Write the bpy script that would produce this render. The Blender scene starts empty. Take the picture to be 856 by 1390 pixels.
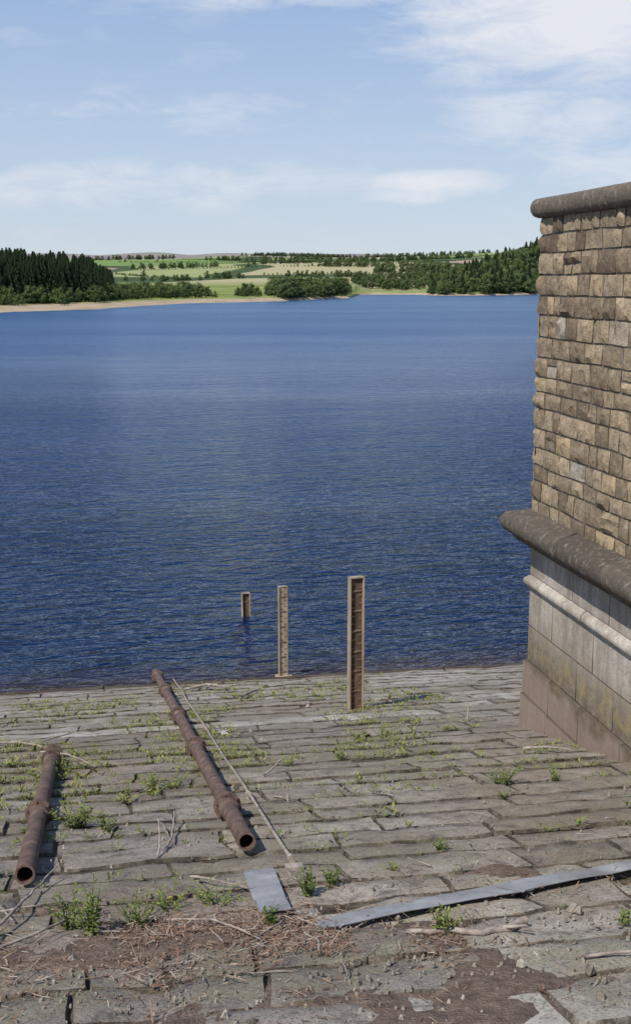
import bpy, math, random
from mathutils import Vector, noise, Matrix
random.seed(7)
R=random.random
U=random.uniform
PH=math.radians(10.3);CP=math.cos(PH);SP=math.sin(PH)
SL=0.24; VW=18.9
def W(u,v,z): return (u*CP-v*SP, u*SP+v*CP, z)
def sz(v): return SL*(VW-v)
def nz(x,y,z=0.0): return noise.noise(Vector((x,y,z)))
def lerp(a,b,t): return a+(b-a)*t
def sstep(a,b,x):
    t=max(0,min(1,(x-a)/(b-a))); return t*t*(3-2*t)
def interp(tab,x):
    if x<=tab[0][0]: return tab[0][1]
    for (a,fa),(b,fb) in zip(tab,tab[1:]):
        if x<=b: return fa+(fb-fa)*(x-a)/(b-a)
    return tab[-1][1]

# ------------------------------------------------------------ node helper
class NT:
    def __init__(s,mat):
        s.t=mat.node_tree; s.t.nodes.clear()
    def n(s,ty,**kw):
        nd=s.t.nodes.new(ty)
        for k,v in kw.items(): setattr(nd,k,v)
        return nd
    def put(s,sock,val):
        if isinstance(val,bpy.types.NodeSocket): s.t.links.new(val,sock)
        elif val is not None:
            if isinstance(val,(tuple,list)) and len(val)==3 and len(sock.default_value)==4: val=(*val,1)
            sock.default_value=val
    def math(s,op,a,b=None,c=None,clamp=False):
        nd=s.n('ShaderNodeMath',operation=op,use_clamp=clamp)
        s.put(nd.inputs[0],a)
        if b is not None: s.put(nd.inputs[1],b)
        if c is not None: s.put(nd.inputs[2],c)
        return nd.outputs[0]
    def noise(s,vec,scale,detail=4,rough=.55,dist=0,dim='3D'):
        nd=s.n('ShaderNodeTexNoise',noise_dimensions=dim)
        s.put(nd.inputs['Vector'],vec); nd.inputs['Scale'].default_value=scale
        nd.inputs['Detail'].default_value=detail; nd.inputs['Roughness'].default_value=rough
        nd.inputs['Distortion'].default_value=dist
        return nd.outputs[0]
    def vor(s,vec,scale,feat='F1',rnd=1):
        nd=s.n('ShaderNodeTexVoronoi',feature=feat)
        s.put(nd.inputs['Vector'],vec); nd.inputs['Scale'].default_value=scale
        nd.inputs['Randomness'].default_value=rnd
        return nd
    def ramp(s,fac,stops,interp='LINEAR'):
        nd=s.n('ShaderNodeValToRGB'); cr=nd.color_ramp; cr.interpolation=interp
        while len(cr.elements)<len(stops): cr.elements.new(.5)
        for e,(p,c) in zip(cr.elements,stops):
            e.position=p
            if not isinstance(c,(tuple,list)): c=(c,c,c)
            e.color=(*c,1)
        s.put(nd.inputs[0],fac); return nd.outputs[0]
    def mix(s,fac,a,b,mode='MIX'):
        nd=s.n('ShaderNodeMix',data_type='RGBA',blend_type=mode)
        s.put(nd.inputs[0],fac); s.put(nd.inputs[6],a); s.put(nd.inputs[7],b)
        return nd.outputs[2]
    def map(s,vec,scale=(1,1,1),rot=(0,0,0),loc=(0,0,0)):
        nd=s.n('ShaderNodeMapping'); s.put(nd.inputs[0],vec)
        nd.inputs['Scale'].default_value=scale; nd.inputs['Rotation'].default_value=rot; nd.inputs['Location'].default_value=loc
        return nd.outputs[0]
    def pos(s): return s.n('ShaderNodeNewGeometry').outputs['Position']
    def sep(s,v):
        nd=s.n('ShaderNodeSeparateXYZ'); s.put(nd.inputs[0],v); return nd.outputs
    def attr(s,name):
        return s.n('ShaderNodeAttribute',attribute_name=name).outputs['Fac']
    def bump(s,h,strength=.5,dist=.02,normal=None):
        nd=s.n('ShaderNodeBump'); s.put(nd.inputs['Height'],h)
        nd.inputs['Strength'].default_value=strength; nd.inputs['Distance'].default_value=dist
        if normal is not None: s.put(nd.inputs['Normal'],normal)
        return nd.outputs[0]
    def out(s,col,rough=.8,normal=None,metal=0,spec=.3,**kw):
        p=s.n('ShaderNodeBsdfPrincipled')
        s.put(p.inputs['Base Color'],col); s.put(p.inputs['Roughness'],rough)
        s.put(p.inputs['Metallic'],metal); s.put(p.inputs['Specular IOR Level'],spec)
        if normal is not None: s.put(p.inputs['Normal'],normal)
        for k,v in kw.items(): s.put(p.inputs[k],v)
        o=s.n('ShaderNodeOutputMaterial'); s.t.links.new(p.outputs[0],o.inputs[0]); return p
def newmat(name):
    m=bpy.data.materials.new(name); m.use_nodes=True
    return m,NT(m)

# ------------------------------------------------------------ mesh helper
class MB:
    def __init__(s): s.v=[];s.f=[];s.a=[];s.b=[]
    def quad(s,p,a=.5,b=0):
        i=len(s.v); s.v+=p; s.f.append(tuple(range(i,i+len(p)))); s.a.append(a); s.b.append(b)
    def box(s,fn,x0,x1,y0,y1,z0,z1,a=.5,b=0):
        i=len(s.v)
        for z in (z0,z1):
            for x,y in ((x0,y0),(x1,y0),(x1,y1),(x0,y1)): s.v.append(fn(x,y,z))
        for f in ((0,3,2,1),(4,5,6,7),(0,1,5,4),(1,2,6,5),(2,3,7,6),(3,0,4,7)):
            s.f.append(tuple(i+k for k in f)); s.a.append(a); s.b.append(b)
    def tube(s,pts,rad,n=8,a=.5,cap=True):
        pts=[Vector(p) for p in pts]; i0=len(s.v); m=len(pts)
        for k,p in enumerate(pts):
            d=(pts[min(k+1,m-1)]-pts[max(k-1,0)]).normalized()
            x=d.cross(Vector((0,0,1)))
            if x.length<.05: x=Vector((1,0,0))
            x.normalize(); y=d.cross(x)
            r=rad[k] if isinstance(rad,(list,tuple)) else rad
            for j in range(n):
                t=2*math.pi*j/n; s.v.append(tuple(p+x*(r*math.cos(t))+y*(r*math.sin(t))))
        for k in range(m-1):
            for j in range(n):
                s.f.append((i0+k*n+j,i0+k*n+(j+1)%n,i0+(k+1)*n+(j+1)%n,i0+(k+1)*n+j)); s.a.append(a); s.b.append(0)
        if cap:
            s.f.append(tuple(i0+j for j in range(n))); s.a.append(a); s.b.append(0)
            s.f.append(tuple(i0+(m-1)*n+j for j in reversed(range(n)))); s.a.append(a); s.b.append(0)
    def obj(s,name,mat,smooth=False,parent=None,autos=None):
        me=bpy.data.meshes.new(name); me.from_pydata([tuple(q) for q in s.v],[],s.f)
        for nm,dat in (('tint',s.a),('tint2',s.b)):
            at=me.attributes.new(nm,'FLOAT','FACE'); at.data.foreach_set('value',dat)
        me.materials.append(mat)
        if smooth: me.polygons.foreach_set('use_smooth',[True]*len(me.polygons))
        me.update()
        o=bpy.data.objects.new(name,me); bpy.context.scene.collection.objects.link(o)
        if parent: o.parent=parent
        if autos:
            try: me.set_sharp_from_angle(angle=math.radians(autos))
            except Exception: pass
        return o
def empty(name):
    o=bpy.data.objects.new(name,None); bpy.context.scene.collection.objects.link(o); return o

# ============================================================ MATERIALS
def mat_paving():
    m,t=newmat('dam_stone'); P=t.pos(); tint=t.attr('tint'); t2=t.attr('tint2')
    col=t.ramp(tint,[(0,(.18,.15,.122)),(.3,(.26,.222,.185)),(.6,(.35,.307,.257)),(.85,(.45,.405,.343)),(1,(.54,.495,.43))])
    n1=t.noise(P,.9,5,.68); n2=t.noise(P,6,6,.75); n3=t.noise(P,60,4,.75)
    nb=t.noise(t.map(P,(1,1,1),loc=(4,9,2)),.45,4,.6)
    col=t.mix(t.ramp(nb,[(.5,0),(.68,.45)]),col,(.27,.18,.125))
    col=t.mix(t.ramp(n1,[(.43,0),(.62,.7)]),col,t.mix(.55,col,(.15,.11,.085)))
    col=t.mix(t.ramp(n2,[(.36,.75),(.50,0)]),col,(.095,.076,.062))
    col=t.mix(t.ramp(n2,[(.54,0),(.72,.5)]),col,(.48,.435,.365))
    col=t.mix(t.ramp(n3,[(.38,.6),(.5,0)]),col,(.065,.053,.045))
    col=t.mix(t.ramp(n3,[(.56,0),(.68,.3)]),col,(.5,.46,.40))
    z=t.sep(P)[2]
    zz=t.math('ADD',z,t.math('MULTIPLY',t.math('SUBTRACT',n1,.5),.12))
    col=t.mix(t.ramp(zz,[(0,1),(.1,.85),(.17,0)]),col,(.06,.036,.028))
    moss=t.ramp(n2,[(.44,0),(.55,.45),(.66,0)])
    col=t.mix(t.math('MULTIPLY',moss,t.ramp(n1,[(.42,0),(.56,1)])),col,(.15,.145,.065))
    col=t.mix(t.math('MULTIPLY',t2,t.ramp(n2,[(.4,.92),(.6,.4)])),col,(.05,.038,.028))
    h=t.math('ADD',n2,t.math('MULTIPLY',n3,.5))
    t.out(col,.9,t.bump(h,.75,.028),spec=.2); return m
def mat_soil():
    m,t=newmat('joint_soil'); P=t.pos()
    n=t.noise(P,9,5,.7)
    col=t.ramp(n,[(.3,(.035,.027,.02)),(.48,(.065,.05,.037)),(.58,(.12,.10,.072)),(.7,(.13,.125,.06))])
    t.out(col,1,t.bump(n,.8,.02),spec=.1); return m
def mat_wall(name,stops,dark=.6,smoothw=False):
    m,t=newmat(name); P=t.pos(); tint=t.attr('tint'); t2=t.attr('tint2')
    col=t.ramp(tint,stops)
    n1=t.noise(P,2.2,4,.6); n2=t.noise(P,15,6,.74); n3=t.noise(P,75,4,.7)
    col=t.mix(t.ramp(n2,[(.34,dark),(.52,0)]),col,(.08,.062,.045))
    col=t.mix(t.ramp(n2,[(.54,0),(.72,.5)]),col,(.54,.45,.32))
    col=t.mix(t.ramp(n1,[(.5,0),(.7,.3)]),col,t.mix(.5,col,(.14,.11,.08)))
    ms=t.noise(t.map(P,(1,1,1),loc=(7,3,1)),6,5,.7)
    col=t.mix(t.ramp(ms,[(.6,0),(.73,.5)]),col,(.46,.45,.41))
    col=t.mix(t.ramp(n3,[(.36,.5),(.5,0)]),col,(.05,.042,.034))
    if smoothw:
        z=t.sep(P)[2]
        v=t.noise(t.map(P,(7,7,.8)),1,5,.65)
        col=t.mix(t.ramp(v,[(.42,0),(.62,.5)]),col,(.16,.132,.102))
        col=t.mix(t.ramp(n1,[(.45,0),(.62,.4)]),col,(.19,.16,.12))
        zz=t.math('ADD',z,t.math('MULTIPLY',t.math('SUBTRACT',n1,.5),.7))
        zr=t.n('ShaderNodeMapRange'); t.put(zr.inputs[0],zz); zr.inputs[1].default_value=1.0; zr.inputs[2].default_value=4.0
        f=zr.outputs[0]
        col=t.mix(t.ramp(f,[(.42,.75),(.49,.6),(.52,0)]),col,(.22,.15,.11))
        col=t.mix(t.math('MULTIPLY',t.ramp(f,[(.46,0),(.5,.9),(.57,.7),(.66,0)]),t.ramp(n2,[(.38,.35),(.54,1)])),col,(.11,.083,.048))
        ym=t.math('MULTIPLY',t.ramp(f,[(.5,0),(.56,.7),(.68,0)]),t.ramp(ms,[(.46,0),(.58,.75)]))
        col=t.mix(ym,col,(.34,.255,.10))
    col=t.mix(t.math('MULTIPLY',t2,.7),col,(.085,.068,.05))
    h=t.math('ADD',n2,t.math('MULTIPLY',n3,.5))
    t.out(col,.9,t.bump(h,.8,.008 if smoothw else .03),spec=.2); return m
M_pave=mat_paving(); M_soil=mat_soil()
M_rock=mat_wall('rubble_sandstone',[(0,(.17,.125,.085)),(.2,(.26,.195,.13)),(.45,(.34,.265,.175)),(.7,(.42,.325,.215)),(.88,(.48,.36,.215)),(1,(.44,.39,.32))])
M_ash=mat_wall('ashlar_stone',[(0,(.34,.295,.24)),(.5,(.43,.38,.32)),(1,(.52,.475,.41))],dark=.35,smoothw=True)
M_cope=mat_wall('weathered_coping',[(0,(.085,.07,.056)),(.5,(.13,.108,.085)),(1,(.20,.165,.13))],dark=.5)
def simple(name,c1,c2,scale=8,rough=.8,metal=0,bs=.3,bd=.01,c3=None,spec=.3,stretch=(1,1,1)):
    m,t=newmat(name); P=t.map(t.pos(),stretch); n=t.noise(P,scale,5,.65)
    st=[(.35,c1),(.62,c2)]
    if c3: st.append((.78,c3))
    col=t.ramp(n,st)
    t.out(col,rough,t.bump(t.noise(P,scale*5,3,.6),bs,bd),metal=metal,spec=spec); return m
M_rust=simple('rusty_iron',(.06,.04,.032),(.16,.10,.074),11,.75,0,.5,.01,(.40,.32,.27))
M_rod=simple('weathered_rod',(.16,.13,.10),(.38,.33,.27),14,.6)
M_galv=simple('galvanised_sheet',(.19,.188,.188),(.30,.30,.305),5,.65,.05,.2,.006,(.42,.41,.41))
M_wood=simple('gauge_timber',(.06,.038,.028),(.15,.095,.06),9,.8,0,.5,.006,(.26,.18,.12),stretch=(1,1,.3))
M_edge=simple('gauge_edge',(.22,.165,.115),(.40,.32,.235),9,.75,0,.4,.005,(.5,.43,.34),stretch=(1,1,.3))
M_mark=simple('gauge_marks',(.16,.10,.065),(.30,.21,.14),20)
M_markd=simple('gauge_marks_dark',(.12,.08,.055),(.24,.17,.12),20)
M_drift=simple('driftwood',(.17,.13,.105),(.37,.32,.27),18,.85,0,.5,.006)
M_bark=simple('bark',(.04,.03,.022),(.09,.07,.05),6,.9)
M_rag=simple('rag',(.2,.18,.15),(.42,.38,.33),18,.9)
def mat_leaf(name,stops,far=False):
    m,t=newmat(name); tint=t.attr('tint'); col=t.ramp(tint,stops)
    oi=t.n('ShaderNodeObjectInfo')
    if far:
        r=oi.outputs['Random']
        col=t.mix(t.ramp(r,[(0,.5),(.5,0),(1,0)]),col,(.03,.055,.025))
        col=t.mix(t.ramp(r,[(.5,0),(1,.6)]),col,(.12,.15,.05))
    p=t.out(col,.75,spec=.15); return m
M_dec=mat_leaf('broadleaf_foliage',[(0,(.03,.05,.02)),(.5,(.06,.092,.03)),(1,(.11,.145,.05))],True)
M_con=mat_leaf('conifer_needles',[(0,(.014,.028,.016)),(.5,(.032,.055,.026)),(1,(.06,.085,.036))])
M_weed=mat_leaf('weed_leaves',[(0,(.06,.09,.025)),(.5,(.14,.175,.045)),(.8,(.25,.25,.07)),(1,(.32,.27,.11))])
M_straw=mat_leaf('dry_straw',[(0,(.09,.045,.028)),(.4,(.19,.115,.075)),(.7,(.28,.21,.15)),(1,(.40,.34,.28))])

# ============================================================ DAM SLOPE
dam=empty('dam_embankment')
b=MB()
vs=[1.0,4,8,12,16,18.9,22,30]
for va,vb in zip(vs,vs[1:]):
    b.quad([W(-160,va,sz(va)-.022),W(160,va,sz(va)-.022),W(160,vb,sz(vb)-.022),W(-160,vb,sz(vb)-.022)])
b.obj('bedding_soil',M_soil,parent=dam)
b=MB()
zc=sz(1.0)
b.box(W,-160,160,-5,1.0,zc-1,zc+.02,.6)
b.quad([W(-160,-5,zc),W(-160,-60,zc-18),W(160,-60,zc-18),W(160,-5,zc)],.2)
b.obj('crest',M_pave,parent=dam)
b=MB()
def paveblock(u0,u1,l0,l1,tint,fine,rough,cu0,cu1,rowz):
    g=.003+R()*.006
    L=u1-u0
    k=max(2,int(L/(.12 if fine else .4)))
    e=.010
    su=[g,g+e]+[g+e+(L-2*g-2*e)*i/k for i in range(1,k)]+[L-g-e,L-g]
    ky=3 if fine else 2
    tl=U(-.006,.005)-.003; tu=U(-.006,.006); oz=U(-.006,.006)+rowz
    if R()<.08: oz+=U(-.014,.012)
    i0=len(b.v); nu=len(su); nv=ky+3
    for iu,s in enumerate(su):
        for iv in range(nv):
            uu=u0+s
            va=l0(uu)+g; vb=l1(uu)-g
            D=vb-va
            sv=[0,e]+[e+(D-2*e)*i/ky for i in range(1,ky)]+[D-e,D]
            vv=va+sv[iv]; fr=sv[iv]/D
            uu2=uu+lerp(cu0,cu1,s/L)*(fr-.5)*2
            edge=(iu in(0,nu-1)) or (iv in(0,nv-1))
            z=sz(vv)+oz+tl*(fr-.5)*2+tu*(s/L-.5)*2
            if edge: z-=.032
            else:
                z+=nz(uu*2.3,vv*2.3,5)*rough+nz(uu*7,vv*7,1)*rough*.7
                if iu in(1,nu-2) or iv in (1,nv-2):
                    z-=.002+R()*.006
                    uu2+=U(-.006,.006); vv+=(U(-.006,.009) if iv==1 else U(-.009,.006) if iv==nv-2 else 0)
            b.v.append(W(uu2,vv,z))
    for iu in range(nu-1):
        for iv in range(nv-1):
            a=i0+iu*nv+iv
            b.f.append((a,a+nv,a+nv+1,a+1)); b.a.append(tint)
            b.b.append(1 if (iu in(0,nu-2) or iv in(0,nv-2)) else 0)
v=3.0; rows=[v]
while v<20.5:
    if 12.85<=v<13.2: h=.55
    elif v<5.6: h=U(.42,.55)
    else: h=U(.37,.50)
    v+=h; rows.append(v)
def line(i):
    v0=rows[i]
    return lambda u: v0+.03*nz(u*.35,i*3.1)+.012*nz(u*2.1,i*1.7)+.007*nz(u*7,i*1.7)
for i in range(len(rows)-1):
    va=rows[i]; band=12.8<=va<13.3
    u=-16-R(); sk=0; rowz=U(-.004,.004)
    l0=line(i); l1=line(i+1)
    while u<16:
        L=U(.5,1.25) if not band else U(.9,2)
        fine=-5<u<6
        base=.32+.24*R()+.3*nz(u*.25,va*.25,3)
        if R()<.06: base+=.2
        if R()<.08: base-=.15
        if band: base=.88+.12*R()-.2*sstep(2.8,4,u)
        elif va>13.3: base+=.24+.06*R()
        if va<5.9 and u>.7: base+=.34
        sk2=U(-.03,.03)
        paveblock(u,u+L,l0,l1,max(0,min(1,base)),fine,.032 if va<5.6 else .016,sk,sk2,rowz)
        sk=sk2; u+=L
b.obj('stone_paving',M_pave,smooth=True,parent=dam,autos=50)

# ============================================================ VALVE TOWER
tower=empty('stone_valve_tower')
TU0,TU1,TV0,TV1=4.35,9.4,4.2,11.59
FACES=[((TU0,TV0),(TU0,TV1),(-1,0)),((TU0,TV1),(TU1,TV1),(0,1)),((TU1,TV1),(TU1,TV0),(1,0)),((TU1,TV0),(TU0,TV0),(0,-1))]
def wallblocks(b,z0,z1,courses,lmin,lmax,bulge,gap,off=0,tintf=None,first=True,res=.045):
    for fi,(A,B,N) in enumerate(FACES):
        Ln=math.hypot(B[0]-A[0],B[1]-A[1]); dx=((B[0]-A[0])/Ln,(B[1]-A[1])/Ln)
        vis=fi==0
        for ci,(za,zb) in enumerate(courses):
            s=-off; end=Ln+off
            while s<end-1e-6:
                L=U(lmin,lmax)
                if end-(s+L)<lmin*.7: L=end-s
                s0,s1=s,s+L
                parts=[(za,zb)]
                if bulge>.01 and (zb-za)>.185 and R()<.14:
                    mid=lerp(za,zb,U(.4,.6)); parts=[(za,mid),(mid,zb)]
                for (pa,pb) in parts:
                    c0=abs(s0+off)<1e-6; c1=abs(s1-end)<1e-6
                    oneblock(b,A,dx,N,s0,s1,pa,pb,bulge,gap,off,c0,c1,tintf(pa,s0) if tintf else R(),res if vis else .12)
                s=s1
def oneblock(b,A,dx,N,s0,s1,za,zb,bulge,gap,off,c0,c1,tint,res):
    rk=bulge>.01
    g=gap*.5*(U(.6,1.5) if rk else 1)
    ex=.008 if rk else 0
    a0=s0+g if not c0 else s0-ex; a1=s1-g if not c1 else s1+ex
    L=a1-a0; Hh=zb-za-2*g
    k=max(2,int(L/res)); kz=max(2,int(Hh/res))
    ss=[0,.003]+[L*i/k for i in range(1,k)]+[L-.003,L]
    zs=[0,.003]+[Hh*i/kz for i in range(1,kz)]+[Hh-.003,Hh]
    sd=R()*50; ob=U(.1,1.0)*bulge; tx=U(-.45,.45)*bulge; tz=U(-.45,.45)*bulge
    sk0=U(-.010,.010) if rk and not c0 else 0; sk1=U(-.010,.010) if rk and not c1 else 0
    i0=len(b.v); n=len(zs)
    for i,s in enumerate(ss):
        for j,z in enumerate(zs):
            if i in(0,len(ss)-1) or j in(0,n-1): d=-.035
            else:
                e=min(s if not c0 else 9,(L-s) if not c1 else 9,z,Hh-z)
                pr=min(1,(e/.035))**.7 if e>0 else 0
                d=pr*(ob+tx*(s/L-.5)*2+tz*(z/Hh-.5)*2)+bulge*pr*(1.0*nz(s*10+sd,z*10,sd)+1.0*nz(s*24+sd,z*24,sd))
                if not rk: d+=nz(s*3+sd,z*3,sd)*.002
            q=a0+s; jig=0
            if rk:
                fz=(z/Hh-.5)*2
                q+=lerp(sk0,sk1,s/L)*fz
                jig=lerp(.014*nz((a0+s)*1.7,za*9,3),.014*nz((a0+s)*1.7,zb*9,3),z/Hh)
                if 0<i<len(ss)-1: jig+=.005*nz(sd+s*12,z*12,3)
                if 0<j<n-1 and not((i<2 and c0) or (i>len(ss)-3 and c1)): q+=.005*nz(sd+s*12,z*14,9)
            D=off+d
            b.v.append(W(A[0]+dx[0]*q+N[0]*D,A[1]+dx[1]*q+N[1]*D,za+g+z+jig))
    for i in range(len(ss)-1):
        for j in range(n-1):
            a=i0+i*n+j
            b.f.append((a,a+1,a+n+1,a+n)); b.a.append(tint)
            b.b.append(1 if ((i==0 and not c0) or (i==len(ss)-2 and not c1) or j in(0,n-2)) else 0)
b=MB(); b.box(W,TU0+.010,TU1-.010,TV0+.010,TV1-.010,0.2,6.97); b.obj('mortar_core',simple('mortar',(.13,.105,.08),(.26,.21,.155),15),parent=tower)
b=MB(); z=4.03; cs=[]
while z<6.9:
    h=U(.145,.225)
    if 6.97-(z+h)<.13: h=6.97-z
    cs.append((z,z+h)); z+=h
wallblocks(b,0,0,cs,.16,.44,.027,.012,tintf=lambda z,s:max(0,min(1,R()*.95+.05-(.15*sstep(5.8,6.9,z)))))
b.obj('rubble_masonry',M_rock,smooth=True,parent=tower,autos=35)
b=MB(); 
def at(z,s): return max(0,min(1,.2+.7*R()))
wallblocks(b,0,0,[(3.40,3.74)],.8,1.3,.002,.006,0,at,res=.15)
wallblocks(b,0,0,[(2.86,3.25),(2.48,2.86)],.7,1.2,.003,.007,0,at,res=.15)
wallblocks(b,0,0,[(2.12,2.48)],.7,1.2,.004,.008,.035,at,res=.15)
wallblocks(b,0,0,[(1.74,2.12),(1.3,1.74),(.8,1.3)],.7,1.2,.004,.008,.05,at,res=.15)
b.obj('ashlar_base',M_ash,smooth=True,parent=tower,autos=45)
def sweep(b,prof,closed,jl,pinch,namp,tintf):
    for fi,(A,B,N) in enumerate(FACES):
        T=((B[0]-A[0]),(B[1]-A[1])); Ln=math.hypot(*T); dx=(T[0]/Ln,T[1]/Ln)
        s=0; js=[0]
        while s<Ln-jl*.6:
            s+=jl*U(.8,1.2)
            if Ln-s<jl*.5: break
            js.append(s)
        js.append(Ln)
        for k in range(len(js)-1):
            sa,sb=js[k],js[k+1]; n=max(2,int((sb-sa)/.12)); sd=R()*30; tn=tintf()
            st=[sa+(.004 if k else 0)]+[sa+(sb-sa)*(i+.5)/n for i in range(n)]+[sb-(.004 if k<len(js)-2 else 0)]
            st=[st[0]]+( [st[0]+.015] if k else [])+st[1:-1]+([st[-1]-.015] if k<len(js)-2 else [])+[st[-1]]
            i0=len(b.v); m=len(prof); 
            for q,s in enumerate(st):
                pe=(q==0 and k>0) or (q==len(st)-1 and k<len(js)-2)
                for (o,z) in prof:
                    oo=o-(pinch if pe else 0)
                    oo+=namp*nz(s*2.5+sd,z*6,fi*9+k)
                    if 0<s<Ln: q0=s-(oo*max(0,1-s/.5))+(oo*max(0,1-(Ln-s)/.5))
                    else: q0=-oo if s<=0 else Ln+oo
                    b.v.append(W(A[0]+dx[0]*q0+N[0]*oo,A[1]+dx[1]*q0+N[1]*oo,z+namp*.5*nz(s*3,o*5,sd)))
            for q in range(len(st)-1):
                for j in range(m-1):
                    a=i0+q*m+j
                    b.f.append((a,a+1,a+m+1,a+m)); b.a.append(tn); b.b.append(0)
def arc(cx,cz,rx,rz,a0,a1,n):
    return [(cx+rx*math.cos(math.radians(lerp(a0,a1,i/n))),cz+rz*math.sin(math.radians(lerp(a0,a1,i/n)))) for i in range(n+1)]
b=MB()
sweep(b,[(-.3,6.965),(.03,6.965)]+arc(.035,7.06,.055,.09,-90,90,8)+[(-.2,7.16),(-.6,7.17)],False,.95,.01,.008,lambda:U(.3,1))
b.box(W,TU0+.5,TU1-.5,TV0+.5,TV1-.5,6.9,7.165,.4)
b.obj('coping',M_cope,smooth=True,parent=tower,autos=60)
b=MB()
sweep(b,[(-.03,3.735),(.10,3.735),(.13,3.76),(.14,3.80)]+arc(.12,3.925,.14,.125,-75,80,9)+[(.10,4.055),(.05,4.075),(-.05,4.085)],False,1.15,.012,.010,lambda:U(.1,.9))
b.obj('string_course',M_cope,smooth=True,parent=tower,autos=60)
b=MB()
sweep(b,[(-.03,3.245),(.012,3.245),(.018,3.275)]+arc(.02,3.325,.035,.045,-90,80,6)+[(.012,3.385),(-.03,3.405)],False,1.1,.006,.002,lambda:U(.8,1))
b.obj('moulding',M_ash,smooth=True,parent=tower,autos=60)

# ============================================================ GAUGE BOARDS
def board(u,v,top,wid,yaw=0,light=.0,zbot=None,base=True):
    root=empty('water_gauge_board')
    zb=sz(v)-.15 if zbot is None else zbot
    cy,sy=math.cos(yaw),math.sin(yaw)
    def F(x,y,z): return W(u+x*cy-y*sy,v+x*sy+y*cy,z)
    w=wid/2
    m=MB(); m.box(F,-w+.014,w-.014,-.012,.014,zb,top-.012); m.obj('web',M_wood if not light else M_edge,parent=root)
    m=MB(); fd=-.05 if not light else -.03
    m.box(F,-w,-w+.014,fd,.04,zb,top); m.box(F,w-.014,w,fd,.04,zb,top)
    m.box(F,-w+.014,w-.014,-.04 if not light else -.02,.03,top-.012,top+.004)
    m.obj('flanges',M_edge,parent=root)
    m=MB(); z=top-.08; k=0
    while z>max(zb,0)+.08:
        if k%2==0: m.box(F,-w+.016,-w+.016+wid*.30,-.018,-.0125,z-.010,z+.010)
        else: m.box(F,w-.016-wid*.25,w-.016,-.017,-.0125,z-.006,z+.006)
        if k%5==1: m.box(F,-w+.030,w-.030,-.020,-.0130,z-.05,z-.030)
        z-=.05+U(-.006,.006); k+=1
    m.obj('graduations',M_mark if not light else M_markd,parent=root)
    if base:
        zz=sz(v)
        m=MB(); m.box(F,-w-.05,w+.06,-.07,.07,zz-.03,zz+.03); m.obj('foot_plate',M_edge,parent=root)
board(3.03,13.94,2.86,.185,math.radians(10),base=False)
board(2.87,18.72,1.56,.145,math.radians(6),light=1)
board(2.74,22.6,.47,.16,math.radians(8),zbot=-1.2,base=False)

# ============================================================ PIPES
def pipe(u,va,vb,r,flv,za,zb,du=0,endflange=False):
    root=empty('iron_pipe')
    def C(v):
        f=(v-va)/(vb-va); return Vector(W(u+du*f,v,sz(v)+lerp(za,zb,f)))
    m=MB(); N=16
    vs=[va+(vb-va)*i/24 for i in range(25)]
    m.tube([C(v) for v in vs],r,N,cap=False)
    m.tube([C(va),C(va)+(C(vb)-C(va)).normalized()*.5],r*.78,N,cap=False)
    d=(C(vb)-C(va)).normalized(); x=d.cross(Vector((0,0,1))).normalized(); y=d.cross(x)
    for cc in (C(va),C(vb)):
        i0=len(m.v)
        for rr in(r,r*.78):
            for j in range(N):
                t=2*math.pi*j/N; m.v.append(tuple(cc+x*(rr*math.cos(t))+y*(rr*math.sin(t))))
        for j in range(N):
            m.f.append((i0+j,i0+(j+1)%N,i0+N+(j+1)%N,i0+N+j)); m.a.append(.5); m.b.append(.5)
    m.tube([C(vb)-d*.03,C(vb)-d*.02],r*.8,N)
    m.tube([C(va)+d*.45,C(va)+d*.46],r*.8,N)
    m.obj('barrel',M_rust,smooth=True,parent=root,autos=40)
    m=MB()
    for fv in flv:
        c=C(fv)
        m.tube([c-d*.14,c-d*.13,c-d*.02,c+d*.16,c+d*.17],[r*1.02,r*1.22,r*1.27,r*1.22,r*1.02],N)
        for s in(-.020,.016):
            m.tube([c+d*s,c+d*(s+.026)],r*1.7,N)
        for j in range(6):
            t=2*math.pi*j/6+.3
            q=c+x*(r*1.48*math.cos(t))+y*(r*1.48*math.sin(t))
            m.tube([q-d*.05,q+d*.07],r*.18,6)
    if endflange:
        c=C(vb); m.tube([c-d*.03,c],r*1.7,N); c=C(vb-.12); m.tube([c-d*.04,c],r*1.35,N)
    m.obj('joints',M_rust,smooth=True,parent=root,autos=40)
pipe(.836,6.98,19.3,.058,[8.1,10.95,13.4,16.2,18.4],.085,.16)
pipe(-.48,6.63,11.25,.058,[8.4,10.9],.08,.085,du=-.02,endflange=True)
rod=MB()
pp=[W(1.055+.012*nz(v*.6,1)+.055*(v-6.53)/12.5,v,sz(v)+.05+.02*nz(v*.5,7)) for v in [6.53+i*.5 for i in range(26)]]
rod.tube(pp,.011,8)
for v in (6.6,8.72,12.7,16.5):
    f=(v-6.53)/12.5; c=Vector(W(1.055+.055*f,v,sz(v)+.05)); d=(Vector(pp[-1])-Vector(pp[0])).normalized()
    rod.tube([c-d*.05,c+d*.05],.021,8); rod.tube([c+d*.005,c+Vector((0,0,-.09))],.012,6)
rod.box(lambda x,y,z:W(1.055+x,6.5+y,sz(6.5)+z),-.05,.05,-.03,.03,.0,.035)
rod.obj('control_rod',M_rod,smooth=True,autos=40)

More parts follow.
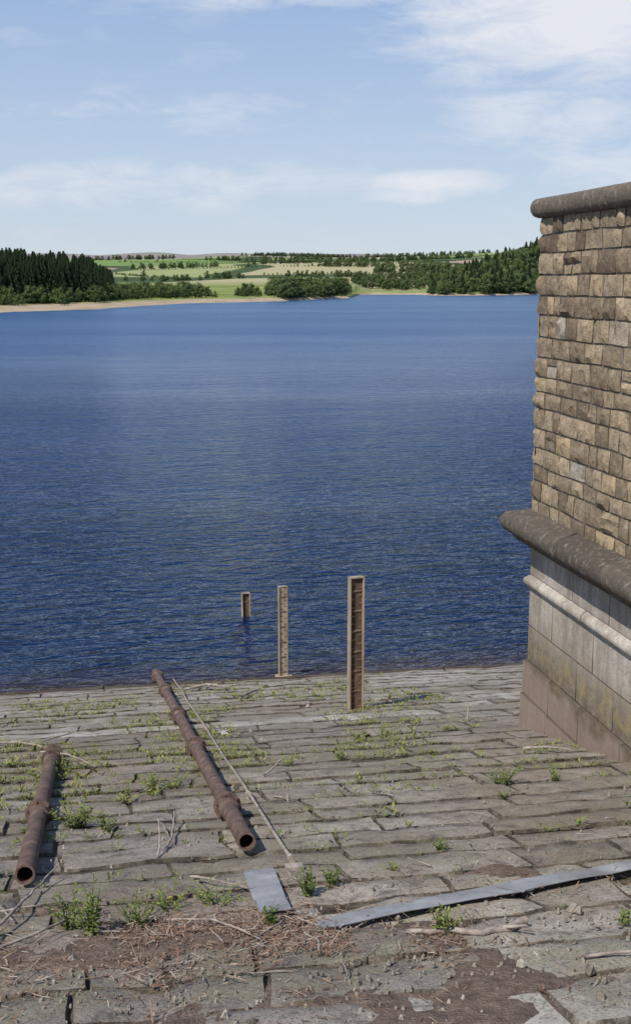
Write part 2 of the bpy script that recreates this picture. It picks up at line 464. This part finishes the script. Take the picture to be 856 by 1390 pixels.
# ============================================================ METAL SHEETS
def strip(name,pts,wid,th=.004,lift=.03):
    m=MB(); top=[];
    P2=[];W2=[]
    for i in range(len(pts)-1):
        for k in range(4):
            f=k/4; P2.append((lerp(pts[i][0],pts[i+1][0],f),lerp(pts[i][1],pts[i+1][1],f))); W2.append(lerp(wid[i],wid[i+1],f))
    P2.append(pts[-1]); W2.append(wid[-1]); pts=P2; wid=W2
    n=len(pts)
    for i,(u,v) in enumerate(pts):
        a=pts[max(i-1,0)]; c=pts[min(i+1,n-1)]
        d=Vector((c[0]-a[0],c[1]-a[1])).normalized(); p=Vector((-d.y,d.x))
        w=wid[i]+.006*nz(i*.6,3)
        for sgn in(-.5,.5):
            uu=u+p.x*w*sgn; vv=v+p.y*w*sgn
            top.append((uu,vv,sz(vv)+lift+.012*nz(uu*4,vv*4,2)))
    for (uu,vv,z) in top: m.v.append(W(uu,vv,z))
    for (uu,vv,z) in top: m.v.append(W(uu,vv,z-th))
    o=2*n
    for i in range(n-1):
        a=2*i
        for f in((a,a+2,a+3,a+1),(o+a,o+a+1,o+a+3,o+a+2),(a,o+a,o+a+2,a+2),(a+1,a+3,o+a+3,o+a+1)):
            m.f.append(f); m.a.append(.5); m.b.append(.5)
    m.f.append((0,1,o+1,o)); m.f.append((2*n-2,o+2*n-2,o+2*n-1,2*n-1)); m.a+=[.5,.5]; m.b+=[.5,.5]
    return m
m=strip('a',[(.99,5.33),(1.2,5.42),(1.45,5.5),(1.8,5.6),(2.1,5.67),(2.16,5.685)],[.09,.15,.16,.16,.17,.17]); o1=m.obj('metal_strip',M_galv)
m=strip('a',[(2.05,5.64),(2.09,5.67),(2.4,5.76),(2.9,5.88),(3.6,6.02),(4.3,6.12)],[.2,.18,.16,.16,.16,.16],lift=.036); m.obj('extension',M_galv,parent=o1)
m=strip('b',[(.84,6.46),(.83,6.2),(.82,5.9),(.815,5.6)],[.17,.18,.17,.16],lift=.04); m.obj('metal_plate',M_galv)

# ============================================================ STICKS
def stick(m,pts,r0,r1,wob=.02,lift=0):
    P=[]
    n=len(pts)
    for i in range(n-1):
        for k in range(6):
            f=k/6; u=lerp(pts[i][0],pts[i+1][0],f); v=lerp(pts[i][1],pts[i+1][1],f)
            h0=pts[i][2] if len(pts[i])>2 else 0; h1=pts[i+1][2] if len(pts[i+1])>2 else 0
            u+=wob*nz(u*9,v*9,1); v+=wob*nz(u*9,v*9,7)
            P.append(W(u,v,sz(v)+.012+r0+lerp(h0,h1,f)))
    q=pts[-1]; P.append(W(q[0],q[1],sz(q[1])+.012+r1+(q[2] if len(q)>2 else 0)))
    N=len(P); m.tube(P,[lerp(r0,r1,i/(N-1)) for i in range(N)],7)
m=MB()
stick(m,[(1.38,5.13),(1.55,5.06),(1.70,5.0),(1.82,5.03),(1.95,5.1)],.012,.021,.05); stick(m,[(1.80,5.03,.01),(1.9,4.93,.04)],.010,.005)
m.obj('driftwood_log',M_drift,smooth=True)
m=MB()
S=[([(-1.3,12.8),(-.9,12.5,.03),(-.6,12.2)],.012,.006),([(-.7,12.6),(-.34,12.9,.05),(-.1,12.8)],.010,.004),([(-.6,11.2,.1),(-.35,10.8,.12),(-.1,10.6,.02)],.012,.005),
([(.25,9.22),(.45,9.5,.05),(.57,9.59)],.007,.003),([(.30,7.0),(.31,7.2,.08),(.31,7.3,.2)],.008,.004),([(.34,7.1),(.42,7.6,.02),(.46,8.13,.06)],.010,.005),([(.4,7.6),(.33,7.95,.05)],.006,.003),
([(1.1,17.15),(1.5,17.3,.06),(1.75,16.9,.04),(2.05,16.97,.08)],.022,.01),([(1.5,17.3),(1.7,17.7,.1)],.012,.005),([(1.8,15.7),(2.15,16.5,.02)],.024,.018),
([(-.62,5.55),(-.5,5.9,.05),(-.36,6.6,.03),(-.3,6.75,.08)],.010,.004),([(-.55,5.45),(-.3,5.6,.04),(-.12,5.95,.02)],.009,.004),([(-.6,6.1),(-.42,6.0,.05),(-.2,6.2)],.006,.003),([(-.5,5.9),(-.62,6.3,.03)],.006,.003),
([(.45,6.5),(.55,6.3,.03),(.74,6.15)],.008,.004),([(1.32,8.45),(1.33,8.5,.1),(1.30,8.52,.19)],.008,.004),([(1.25,8.7),(1.36,8.45,.02)],.007,.003),([(3.75,10.05),(3.95,9.9,.02),(4.08,9.7,.02)],.014,.006),
([(3.9,12.2,0),(3.95,12.3,.15),(3.9,12.35,.3)],.010,.004),([(3.95,12.3,.12),(4.05,12.3,.22)],.007,.003),
([(1.3,9.6),(1.5,9.9,.08),(1.45,10.1,.02)],.009,.004),([(.25,5.7),(.5,5.5,.04),(.7,5.2)],.006,.003),([(2.0,4.55),(2.3,4.5,.03),(2.5,4.6)],.009,.004)]
for p,a,c in S: stick(m,p,a,c)
for i in range(140):
    u=U(-1.5,4);v=U(4.2,14); a=U(0,6.28); L=U(.05,.2)
    if i>70: u=U(-.8,1.1); v=U(4.6,5.9)
    stick(m,[(u,v),(u+math.cos(a)*L,v+math.sin(a)*L,U(0,.04))],U(.002,.005),.002)
m.obj('driftwood_twigs',M_drift,smooth=True)
m=MB(); n=8
for i in range(n):
    for j in range(n):
        u=1.12+.2*i/(n-1); v=12.3+.4*j/(n-1); m.v.append(W(u+.08*nz(i*.7,j*.7),v,sz(v)+.03+.05*abs(nz(i*.9,j*.9,3))-.03*(i in(0,n-1) or j in(0,n-1))))
for i in range(n-1):
    for j in range(n-1):
        if nz(i*.45,j*.45,9)>-.12:
            a=i*n+j; m.f.append((a,a+n,a+n+1,a+1)); m.a.append(.5); m.b.append(.5)
m.obj('torn_rag',M_rag,smooth=True)
# loose stone chips and rubble
m=MB()
for i in range(1100):
    q=R()
    if q<.45: u=U(-1.2,2.6); v=U(4.0,5.3)
    elif q<.85: u=U(-1.5,4.2); v=U(4.5,9)
    else: u=U(-1.5,4.2); v=U(9,18)
    r=U(.004,.014)*(2.2 if R()<.05 else 1)
    c=Vector(W(u,v,sz(v)+.012)); i0=len(m.v)
    for k in range(6):
        a=k*1.047+U(-.3,.3); rr=r*U(.7,1.2); m.v.append(tuple(c+Vector((math.cos(a)*rr,math.sin(a)*rr,-.01))))
    for k in range(6):
        a=k*1.047+U(-.3,.3); rr=r*U(.3,.8); m.v.append(tuple(c+Vector((math.cos(a)*rr,math.sin(a)*rr,r*U(.4,.9)))))
    tn=U(.2,1)
    for k in range(6):
        m.f.append((i0+k,i0+(k+1)%6,i0+6+(k+1)%6,i0+6+k)); m.a.append(tn); m.b.append(0)
    m.f.append(tuple(i0+6+k for k in range(6))); m.a.append(tn); m.b.append(0)
m.obj('stone_rubble',M_pave)

# ============================================================ WEEDS
def leaf(m,c,d,L,wd,tint):
    d=d.normalized(); x=d.cross(Vector((0,0,1)))
    if x.length<.01: x=Vector((1,0,0))
    x.normalize(); x=(x+Vector((U(-.4,.4),U(-.4,.4),U(-.4,.4)))).normalized()
    a=c+d*L*.5+x*wd*.5; bb=c+d*L*.5-x*wd*.5; e=c+d*L+Vector((0,0,-L*.15))
    m.quad([tuple(c),tuple(a),tuple(e),tuple(bb)],tint)
def tuft(m,u,v,size,n,spread=.05,tb=.4):
    base=Vector(W(u,v,sz(v)-.01))
    for k in range(n):
        a=U(0,6.28); c=base+Vector((math.cos(a)*U(0,spread),math.sin(a)*U(0,spread),U(0,size*.5)))
        d=Vector((math.cos(a)*U(.2,1),math.sin(a)*U(.2,1),U(.2,1.2)))
        L=size*U(.35,.8); leaf(m,c,d,L,L*U(.15,.42),max(0,min(1,tb+U(-.35,.35))))
def plant(m,u,v,h,stems,spread,tb=.35,lf=.05):
    base=Vector(W(u,v,sz(v)-.01))
    for s in range(stems):
        a=U(0,6.28); top=base+Vector((math.cos(a)*U(.1,1)*spread,math.sin(a)*U(.1,1)*spread,h*U(.5,1)))
        st=base+Vector((math.cos(a)*spread*.15,math.sin(a)*spread*.15,0))
        mid=(st+top)/2+Vector((U(-.1,.1)*spread,U(-.1,.1)*spread,h*.08))
        m.tube([st,mid,top],[.003,.0025,.0015],4,a=.4,cap=False)
        nl=int(h/.014)
        for k in range(nl):
            f=(k+1)/nl; p=(st*(1-f)**2+mid*2*f*(1-f)+top*f*f)
            aa=U(0,6.28); leaf(m,p,Vector((math.cos(aa),math.sin(aa),U(.1,.9))),lf*U(.5,1.1)*(1.15-f*.5),lf*.3,max(0,min(1,tb+U(-.3,.3))))
m=MB()
cnt=0
while cnt<4800:
    i=random.randrange(len(rows)); v=rows[i]
    if not 6.2<v<18.4: continue
    u=U(-4,4.3)
    dens=.14+.9*math.exp(-((v-11.0)/2.6)**2)*(1-.75*sstep(1.8,4.2,u))+.45*math.exp(-((v-15.3)/2)**2)
    if v<9: dens*=.5
    dens*=max(0,min(1,.4+2.4*nz(u*.8,v*.6,11)))
    if 12.9<v<13.3: dens*=.4
    if R()>dens: continue
    if R()<.7: v=line(i)(u)+U(-.02,.02)
    else: v+=U(0,.4)
    cnt+=1
    s=U(.02,.07)*(1.4 if R()<.12 else 1)
    tuft(m,u,v,s,random.randint(6,14),U(.02,.075),.6 if v>9.5 else .45)
for k in range(260):
    i=random.randrange(len(rows)); v=rows[i]
    if v>8: continue
    u=U(-1.5,4.2); tuft(m,u,line(i)(u),U(.02,.05),8,.04,.35)
m.obj('weeds',M_weed)
PL=[(3.05,8.6,.16,16,.16,.3),(3.5,8.6,.10,9,.10,.4),(2.0,6.7,.09,9,.07,.3),(1.54,5.1,.14,16,.10,.45),(1.05,5.98,.16,14,.11,.2),(1.2,6.1,.13,9,.08,.2),(.78,5.45,.13,9,.06,.15),
(-.23,8.2,.20,22,.2,.5),(-.5,10.2,.17,16,.2,.55),(-.1,5.6,.30,12,.13,.42),(-.2,5.75,.22,10,.14,.4),(.35,9.3,.15,18,.22,.62),(.13,5.7,.16,12,.16,.45),(2.8,11.5,.12,12,.16,.6),(1.6,6.3,.06,6,.05,.4),
(.55,5.95,.12,14,.22,.5),(.3,6.0,.1,12,.2,.5),(-.02,8.0,.14,12,.14,.4),(.15,9.0,.12,14,.18,.65),(.55,9.5,.13,14,.2,.6),(2.1,10.3,.1,9,.12,.5),(2.4,5.0,.08,9,.07,.4),(2.9,8.1,.06,8,.08,.3),(1.6,10.2,.10,10,.15,.6),(-.35,10.6,.15,10,.15,.6),(-.75,6.9,.2,9,.12,.45)]
for (u,v,h,n,sp,tb) in PL:
    m=MB(); plant(m,u,v,h,n,sp,tb,.045 if h<.2 else .05); m.obj('weed_plant',M_weed)

# ============================================================ STRAW DEBRIS
m=MB()
for i in range(11500):
    k=R()
    if k<.32: u=random.gauss(.5,.28); v=random.gauss(5.4,.16)
    elif k<.47: u=random.gauss(-.15,.35); v=random.gauss(5.25,.25)
    elif k<.57: u=random.gauss(1.1,.3); v=random.gauss(5.05,.12)
    elif k<.87: u=U(-1.2,3.5); v=U(4.0,6.4)
    else: u=U(-1.5,4.2); v=U(6,12)
    if nz(u*2.2,v*2.2,4)<-.05 and R()<.85: continue
    a=U(0,6.28); L=U(.010,.05) if R()<.93 else U(.08,.15); w=U(.001,.003)
    if v>6.2: L*=.8
    c=Vector(W(u,v,sz(v)+.010+R()**2*.022)); d=Vector((math.cos(a),math.sin(a),U(-.2,.25))).normalized()
    x=Vector((-math.sin(a),math.cos(a),U(-.5,.5)))*w
    m.quad([tuple(c-x),tuple(c+d*L-x),tuple(c+d*L+x),tuple(c+x)],min(1,max(0,random.gauss(.45,.22))))
m.obj('straw_debris',M_straw)
m=MB(); nu,nv=90,60
for i in range(nu):
    for j in range(nv):
        u=lerp(-1.6,2.9,i/(nu-1)); v=lerp(3.4,6.2,j/(nv-1))
        h=-.04+.055*sstep(0,.6,.75*nz(u*1.6,v*1.6,21)+.8*math.exp(-((u-.4)/.6)**2-((v-5.35)/.22)**2)+.4*math.exp(-((u+.2)/.5)**2-((v-5.3)/.3)**2)+.30*sstep(4.9,4.4,v))+.014*nz(u*8,v*8,2)+.012*nz(u*20,v*20,2)
        m.v.append(W(u,v,sz(v)+h))
for i in range(nu-1):
    for j in range(nv-1):
        a=i*nv+j; m.f.append((a,a+nv,a+nv+1,a+1)); m.a.append(.3); m.b.append(0)
m.obj('soil_patch',simple('debris_soil',(.10,.068,.05),(.20,.145,.11),14,1,0,.9,.03,(.32,.26,.20)),smooth=True)

# ============================================================ WATER
mw,t=newmat('reservoir_water'); P=t.pos()
Pr=t.map(P,(1,1,1),rot=(0,0,-PH-.12))
big=t.noise(t.map(P,(.010,.030,1)),1,4,.6)
w1=t.noise(t.map(Pr,(1.3,3.0,1)),1,2,.5,.8)
w2=t.noise(t.map(Pr,(4.5,8.0,1),rot=(0,0,.5)),1,2,.6,.4)
w3=t.noise(t.map(Pr,(.22,.6,1),rot=(0,0,-.25)),1,2,.5)
h=t.math('ADD',t.math('MULTIPLY',w1,.21),t.math('MULTIPLY',w2,.05))
h=t.math('ADD',h,t.math('MULTIPLY',w3,.22))
h=t.math('MULTIPLY',h,t.ramp(big,[(.40,.5),(.60,1.3)]))
bp=t.bump(h,1,1.0)
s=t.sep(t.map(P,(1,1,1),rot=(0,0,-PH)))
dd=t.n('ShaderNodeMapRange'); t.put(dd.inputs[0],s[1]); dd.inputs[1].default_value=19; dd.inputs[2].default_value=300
col=t.ramp(dd.outputs[0],[(0,(.002,.011,.042)),(.12,(.005,.033,.115)),(.4,(.010,.052,.15)),(1,(.022,.078,.17))])  # base colour paler with distance, sky sheen of far water painted in
sh=t.n('ShaderNodeMapRange'); t.put(sh.inputs[0],s[1]); sh.inputs[1].default_value=18.6; sh.inputs[2].default_value=20.0
col=t.mix(t.ramp(sh.outputs[0],[(0,.9),(.5,.5),(1,0)]),col,(.035,.02,.014))
rg=t.n('ShaderNodeMapRange'); t.put(rg.inputs[0],s[1]); rg.inputs[1].default_value=25; rg.inputs[2].default_value=160; rg.inputs[3].default_value=.06; rg.inputs[4].default_value=.30
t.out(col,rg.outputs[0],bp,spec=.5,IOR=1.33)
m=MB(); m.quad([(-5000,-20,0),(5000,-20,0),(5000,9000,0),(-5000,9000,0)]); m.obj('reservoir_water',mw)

# ============================================================ FAR TERRAIN
SH=[(-2.2,110),(-1,150),(-.6,185),(-.256,240),(-.177,272),(-.10,366),(-.028,412),(.010,468),(.0285,497),(.0345,600),(.045,640),(.08,640),(.10,585),(.14,600),(.187,643),(.3,620),(.6,450),(1,400),(2.2,300)]
INL=[(100,1.4),(300,1.8),(500,2.4),(640,3),(1000,15),(1500,32),(2500,58),(3800,86),(5500,92),(7500,40)]
def shoreY(p): return interp(SH,p)+ (6*nz(p*60,1)+3*nz(p*200,2))
def terr(x,y):
    p=x/y; Rs=shoreY(p); d=y-Rs
    wd=lerp(58,18,sstep(-.2,0,p))
    z=-.8+1.9*min(1,max(-1,d/wd)) if d<wd else 1.1+(interp(INL,y)-1.1)*sstep(wd,wd+120,d)
    if d>wd:
        z+=sstep(wd,wd+300,d)*(nz(x*.004,y*.0022,1)*y*.0045+nz(x*.0013,y*.0006,4)*y*.0045)
    g=33*math.exp(-((p-.25)/.075)**2-((y-800)/130)**2)
    z+=g*sstep(0,90,d)
    z+=3*math.exp(-((p+.28)/.09)**2)*sstep(wd,wd+70,d)*(1-sstep(500,800,y))
    return z
m=MB(); NA=520; NR=120
for i in range(NA+1):
    f=i/NA*2-1; p=.42*f+1.7*f**5
    Rs=interp(SH,p)
    for j in range(NR+1):
        g=j/NR; d=-25+ (7000)*(g**3.0)+60*g*1.5
        y=Rs+d; m.v.append((p*y,y,terr(p*y,y)))
for i in range(NA):
    for j in range(NR):
        a=i*(NR+1)+j; m.f.append((a,a+NR+1,a+NR+2,a+1)); m.a.append(.5); m.b.append(0)
mt,t=newmat('moorland_fields'); P=t.pos(); X,Y,Z=t.sep(P)
warp=t.n('ShaderNodeVectorMath',operation='ADD'); t.put(warp.inputs[0],P)
wn=t.n('ShaderNodeTexNoise'); t.put(wn.inputs['Vector'],P); wn.inputs['Scale'].default_value=.004
sc=t.n('ShaderNodeVectorMath',operation='SCALE'); t.put(sc.inputs[0],wn.outputs[1]); sc.inputs['Scale'].default_value=90
t.put(warp.inputs[1],sc.outputs[0])
VS=.0048
vv=t.vor(t.map(warp.outputs[0],(1,.40,0)),VS)
vc=t.sep(vv.outputs['Color'])[0]
fld=t.ramp(vc,[(0,(.16,.24,.07)),(.2,(.24,.30,.10)),(.36,(.38,.33,.19)),(.5,(.17,.24,.08)),(.62,(.44,.36,.25)),(.72,(.08,.125,.045)),(.82,(.28,.30,.13)),(.91,(.36,.25,.20))],'CONSTANT')
ve=t.vor(t.map(warp.outputs[0],(1,.40,0)),VS,'DISTANCE_TO_EDGE')
fld=t.mix(t.ramp(ve.outputs[0],[(.04,1),(.055,0)]),fld,(.045,.07,.028))
g1=t.noise(P,.05,4,.6)
fld=t.mix(t.ramp(g1,[(.4,0),(.7,.3)]),fld,(.14,.18,.06))
hazed_moor=t.ramp(t.noise(t.map(P,(1,.5,1)),.003,4,.6),[(.35,(.20,.165,.18)),(.48,(.25,.20,.19)),(.58,(.21,.24,.17)),(.72,(.32,.27,.20))])  # heather moor hue with a mild distance haze mixed into the colour
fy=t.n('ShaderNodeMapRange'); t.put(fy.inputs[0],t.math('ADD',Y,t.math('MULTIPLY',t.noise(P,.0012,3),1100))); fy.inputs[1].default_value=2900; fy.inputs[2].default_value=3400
col=t.mix(fy.outputs[0],fld,hazed_moor)
ny=t.n('ShaderNodeMapRange'); t.put(ny.inputs[0],Y); ny.inputs[1].default_value=660; ny.inputs[2].default_value=760
grass=t.ramp(g1,[(.3,(.11,.15,.04)),(.5,(.19,.235,.06)),(.7,(.28,.28,.10))])
col=t.mix(ny.outputs[0],grass,col)
zz=t.math('ADD',Z,t.math('MULTIPLY',t.math('SUBTRACT',t.noise(P,.04,5,.6),.5),.8))
sand=t.ramp(t.noise(P,.12,4,.7),[(.35,(.30,.225,.15)),(.55,(.40,.315,.215)),(.75,(.25,.21,.12))])
zm=t.n('ShaderNodeMapRange'); t.put(zm.inputs[0],zz); zm.inputs[1].default_value=.75; zm.inputs[2].default_value=1.15; 
col=t.mix(t.math('SUBTRACT',1,zm.outputs[0]),col,sand)
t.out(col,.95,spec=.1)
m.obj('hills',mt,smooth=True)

# ============================================================ TREES
def dec_proto(name,seed,flat=1.0):
    random.seed(seed); m=MB(); mb=MB()
    mb.tube([(0,0,-.5),(.1,0,1.5),(.05,.1,3.2),(0,0,5.5)],[.32,.24,.18,.08],7)
    cl=[]
    for k in range(6):
        a=k*1.05+U(-.3,.3); r=U(1.6,2.8); z=U(3.6,6.2)
        mb.tube([(0,0,U(1.8,3)),(math.cos(a)*r*.5,math.sin(a)*r*.5,z*.75),(math.cos(a)*r,math.sin(a)*r,z)],[.13,.09,.04],5)
        cl.append((math.cos(a)*r,math.sin(a)*r,z*U(.75,1),U(1.3,1.9)))
    for k in range(5):
        a=U(0,6.28); r=U(.2,1.4); cl.append((math.cos(a)*r,math.sin(a)*r,U(6,8.2),U(1.1,1.8)))
    for k in range(7):
        a=U(0,6.28); r=U(2,3.4); cl.append((math.cos(a)*r,math.sin(a)*r,U(1.6,3.8),U(.9,1.5)))
    for (cx,cy,cz,rr) in cl:
        for q in range(70):
            d=Vector((random.gauss(0,1),random.gauss(0,1),random.gauss(0,1))).normalized()
            rad=rr*U(.6,1.12); c=Vector((cx,cy,cz))+Vector((d.x,d.y,d.z*.8))*rad
            nn=(d+Vector((U(-.5,.5),U(-.5,.5),U(-.3,.6)))).normalized()
            x=nn.cross(Vector((U(-1,1),U(-1,1),U(-1,1)))).normalized(); y=nn.cross(x); s=U(.18,.38)
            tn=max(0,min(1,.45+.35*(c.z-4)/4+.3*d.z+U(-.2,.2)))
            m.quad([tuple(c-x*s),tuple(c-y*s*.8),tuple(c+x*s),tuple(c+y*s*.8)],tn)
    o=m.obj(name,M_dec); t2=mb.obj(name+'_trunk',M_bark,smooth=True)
    return o,t2
def con_proto(name,seed):
    random.seed(seed); m=MB(); mb=MB()
    mb.tube([(0,0,-.5),(0,0,5),(0,0,11.3)],[.2,.13,.03],6)
    z=1.2
    while z<11.4:
        f=(z-1.2)/10.2; Rr=(1-f)**.7*2.3+.15; nb=int(10-4*f)
        a0=U(0,6.28)
        for k in range(nb):
            a=a0+k*6.283/nb+U(-.25,.25); L=Rr*U(.7,1.15)
            ca,sa=math.cos(a),math.sin(a)
            for q in range(5):
                r0=L*q/5; r1=L*(q+1.35)/5; zz=z-r0*.28+U(-.1,.1); w=.34*(1-q*.12)*(1.1-f*.4)
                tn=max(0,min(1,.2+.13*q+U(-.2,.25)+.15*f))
                rr=U(-.3,.3)
                m.quad([(ca*r0-sa*w,sa*r0+ca*w,zz+rr*w),(ca*r1-sa*w*.4,sa*r1+ca*w*.4,zz-.28*(r1-r0)),(ca*r1+sa*w*.4,sa*r1-ca*w*.4,zz-.3*(r1-r0)-.05),(ca*r0+sa*w,sa*r0-ca*w,zz-rr*w)],tn)
                m.quad([(ca*r0,sa*r0,zz+.16),(ca*r1,sa*r1,zz+.02),(ca*r1,sa*r1,zz-.3),(ca*r0,sa*r0,zz-.26)],tn)
        z+=.36+.1*R()
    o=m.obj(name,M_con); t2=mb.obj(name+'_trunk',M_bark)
    return o,t2
def scatter(name,root,protos,pts):
    for k,(o,t2) in enumerate(protos):
        mm=MB()
        for idx,(x,y,s) in enumerate(pts):
            if idx%len(protos)!=k: continue
            a=U(0,6.28); z=terr(x,y)-.1; h=s/2
            q=[]
            for e in range(4):
                aa=a+e*math.pi/2+math.pi/4; q.append((x+math.cos(aa)*h*1.4142,y+math.sin(aa)*h*1.4142,z))
            mm.quad(q)
        if not mm.f: continue
        c=mm.obj('placement_%d'%k,M_dec,parent=root)
        c.instance_type='FACES'; c.use_instance_faces_scale=True; c.instance_faces_scale=1.0
        c.show_instancer_for_render=False; c.show_instancer_for_viewport=False
        for ob in (o,t2):
            d=bpy.data.objects.new(ob.name+'_c',ob.data); bpy.context.scene.collection.objects.link(d); d.parent=c
protoD=[dec_proto('broadleaf_a',11),dec_proto('broadleaf_b',12),dec_proto('broadleaf_c',13)]
protoC=[con_proto('conifer_a',21),con_proto('conifer_b',22)]
random.seed(99)
pts=[]
while len(pts)<1000:
    p=U(-.55,-.164); d=U(64,150); y=interp(SH,p)+d
    edge=sstep(-.158,-.19,p)
    pts.append((p*y,y,(.70+.34*R())*(.70+.40*edge)))
scatter('c',empty('conifer_plantation'),protoC,pts)
pts=[]
def add(n,p0,p1,d0,d1,s0,s1,cl=0,fr=.5,absY=False):
    k=0;tr=0
    while k<n and tr<n*60:
        tr+=1
        p=U(p0,p1); y=U(d0,d1) if absY else interp(SH,p)+U(d0,d1); x=p*y
        if cl and nz(x*fr*.02,y*fr*.02*.5,8)<cl-.5: continue
        if y-shoreY(p)<6: continue
        pts.append((x,y,U(s0,s1))); k+=1
add(220,-.55,-.165,54,72,.28,.55)
add(50,-.55,-.19,46,58,.2,.35)
add(80,-.170,-.10,60,105,.3,.6)
add(100,-.13,-.03,42,110,.2,.55,.58,2.5)
add(130,-.035,.026,16,75,.5,.85)
add(40,-.03,.014,12,32,.4,.7)
scatter('d',empty('broadleaf_wood'),protoD,pts)
pts=[]
def copse(p,y,rx,ry,n,s0,s1):
    cx=p*y; k=0
    while k<n:
        a=U(-1,1); b_=U(-1,1)
        if a*a+b_*b_>1: continue
        pts.append((cx+a*rx,y+b_*ry,U(s0,s1))); k+=1
for (p,y,rx,ry,n,s0,s1) in [(-.13,760,30,10,20,.3,.5),(-.075,800,18,8,12,.35,.6),(.0,820,26,10,22,.4,.6),
    (-.105,1100,50,10,34,.45,.7),(-.03,1150,30,10,20,.45,.7),(.045,1050,50,12,40,.5,.8),(.09,900,40,16,44,.55,.9),
    (-.06,1600,70,10,40,.5,.75),(.02,1700,60,10,36,.5,.8),(.075,1500,80,14,60,.6,.9),(-.15,1750,60,12,36,.6,.9),(-.02,2300,110,12,60,.6,.85),(.09,2300,130,16,70,.7,.95)]:
    copse(p+U(-.01,.01),y,rx,ry,n,s0,s1)
add(170,.03,.14,690,790,.4,.75,0,.5,True)
for h in range(22):
    p0=U(-.22,.09); y0=U(740,2200); L=U(100,320); a=U(-.25,.25) if R()<.7 else U(1,2)
    x0=p0*y0
    for k in range(int(L/3)):
        if R()<.15: continue
        x=x0+math.cos(a)*k*3; y=y0+math.sin(a)*k*3; pts.append((x,y,U(.12,.24)*(2.4 if R()<.04 else 1)))
scatter('h',empty('valley_trees'),protoD,pts)
pts=[]
while len(pts)<1400:
    p=U(.092,.34); y=interp(SH,p)+U(10,220)
    pts.append((p*y,y,U(.75,1.05)*lerp(.6,1.15,sstep(.09,.15,p))))
scatter('r',empty('headland_wood'),[protoD[0],protoC[0],protoD[1],protoD[2]],pts)
pts=[]
for k in range(240):
    p=U(-.05,.08); y=2750+U(-30,30)+p*600; pts.append((p*y,y,U(.5,.8)))
scatter('b',empty('shelter_belt'),protoC,pts)
for o,t2 in protoD+protoC:
    bpy.data.objects.remove(o); bpy.data.objects.remove(t2)

# ============================================================ SKY, SUN
EL=math.radians(50)
sunaz=math.radians(40)
sd=Vector((-math.sin(sunaz)*math.cos(EL),-math.cos(sunaz)*math.cos(EL),math.sin(EL)))
w=bpy.data.worlds.new('World'); bpy.context.scene.world=w; w.use_nodes=True
t=NT(w)
sky=t.n('ShaderNodeTexSky',sky_type='NISHITA'); sky.sun_disc=False; sky.sun_elevation=EL
sky.sun_rotation=math.atan2(sd.x,sd.y)%(2*math.pi)
sky.air_density=1.0; sky.dust_density=.4; sky.ozone_density=3; sky.altitude=200
gen=t.n('ShaderNodeTexCoord').outputs['Generated']
x,y,z=t.sep(gen)
az=t.math('ARCTAN2',x,y); elv=t.math('ARCSINE',z)
comb=t.n('ShaderNodeCombineXYZ'); t.put(comb.inputs[0],az); t.put(comb.inputs[1],elv)
C=comb.outputs[0]
n1=t.noise(t.map(C,(4,15,1),rot=(0,0,.12)),1,6,.6,.8)
n2=t.noise(t.map(C,(14,44,1),rot=(0,0,.2),loc=(3,1,0)),1,6,.68,.6)
def blob(ca,ce,ra,re,rot=0):
    v=t.map(C,(1,1,1),loc=(-ca,-ce,0))
    v=t.map(v,(1/ra,1/re,0),rot=(0,0,rot))
    ln=t.n('ShaderNodeVectorMath',operation='LENGTH'); t.put(ln.inputs[0],v)
    return t.ramp(ln.outputs['Value'],[(0,1),(.45,.7),(1,0)])
bl=None
for (ca,ce,ra,re,k) in [(.22,.205,.20,.075,1.2),(.02,.235,.28,.035,1.05),(.10,.077,.075,.013,.9),(.07,.068,.05,.01,.7),(.19,.125,.12,.03,.7),(.24,.09,.1,.03,.5),(-.13,.075,.25,.025,.5),(-.12,.13,.15,.02,.3)]:
    q=t.math('MULTIPLY',blob(ca,ce,ra,re),k); bl=q if bl is None else t.math('MAXIMUM',bl,q)
mixn=t.math('ADD',t.math('MULTIPLY',n1,.42),t.math('MULTIPLY',n2,.58))
mask=t.math('MULTIPLY',t.ramp(t.math('ADD',mixn,t.math('MULTIPLY',bl,.34)),[(.52,0),(.82,1)]),t.ramp(bl,[(0,.5),(.3,1)]))
haze=t.ramp(elv,[(0,(5.4,6.1,7.0)),(.1,(4.5,5.45,7.0)),(.24,(2.9,4.15,6.6)),(.6,(1.5,2.7,5.6)),(1,(1.0,2.1,4.8))])
base=t.mix(.8,sky.outputs[0],haze)
cloud=(6.9,7.15,7.7)
col=t.mix(mask,base,cloud)
bg=t.n('ShaderNodeBackground'); t.put(bg.inputs[0],col); bg.inputs[1].default_value=.112
o=t.n('ShaderNodeOutputWorld'); t.t.links.new(bg.outputs[0],o.inputs[0])
L=bpy.data.lights.new('sun','SUN'); L.energy=5.0; L.angle=math.radians(.5); L.color=(1,.955,.885)
lo=bpy.data.objects.new('sun',L); bpy.context.scene.collection.objects.link(lo)
lo.rotation_euler=(-sd).to_track_quat('-Z','Y').to_euler()
# ============================================================ CAMERA
cam=bpy.data.cameras.new('camera'); co=bpy.data.objects.new('camera',cam); bpy.context.scene.collection.objects.link(co)
co.location=(0,0,6.35); co.rotation_euler=(math.radians(79.3),0,0)
cam.sensor_fit='VERTICAL'; cam.sensor_height=36; cam.lens=42.73; cam.clip_end=20000; cam.clip_start=.05
sc=bpy.context.scene; sc.camera=co
sc.view_settings.view_transform='Standard'; sc.view_settings.look='None'; sc.view_settings.exposure=0
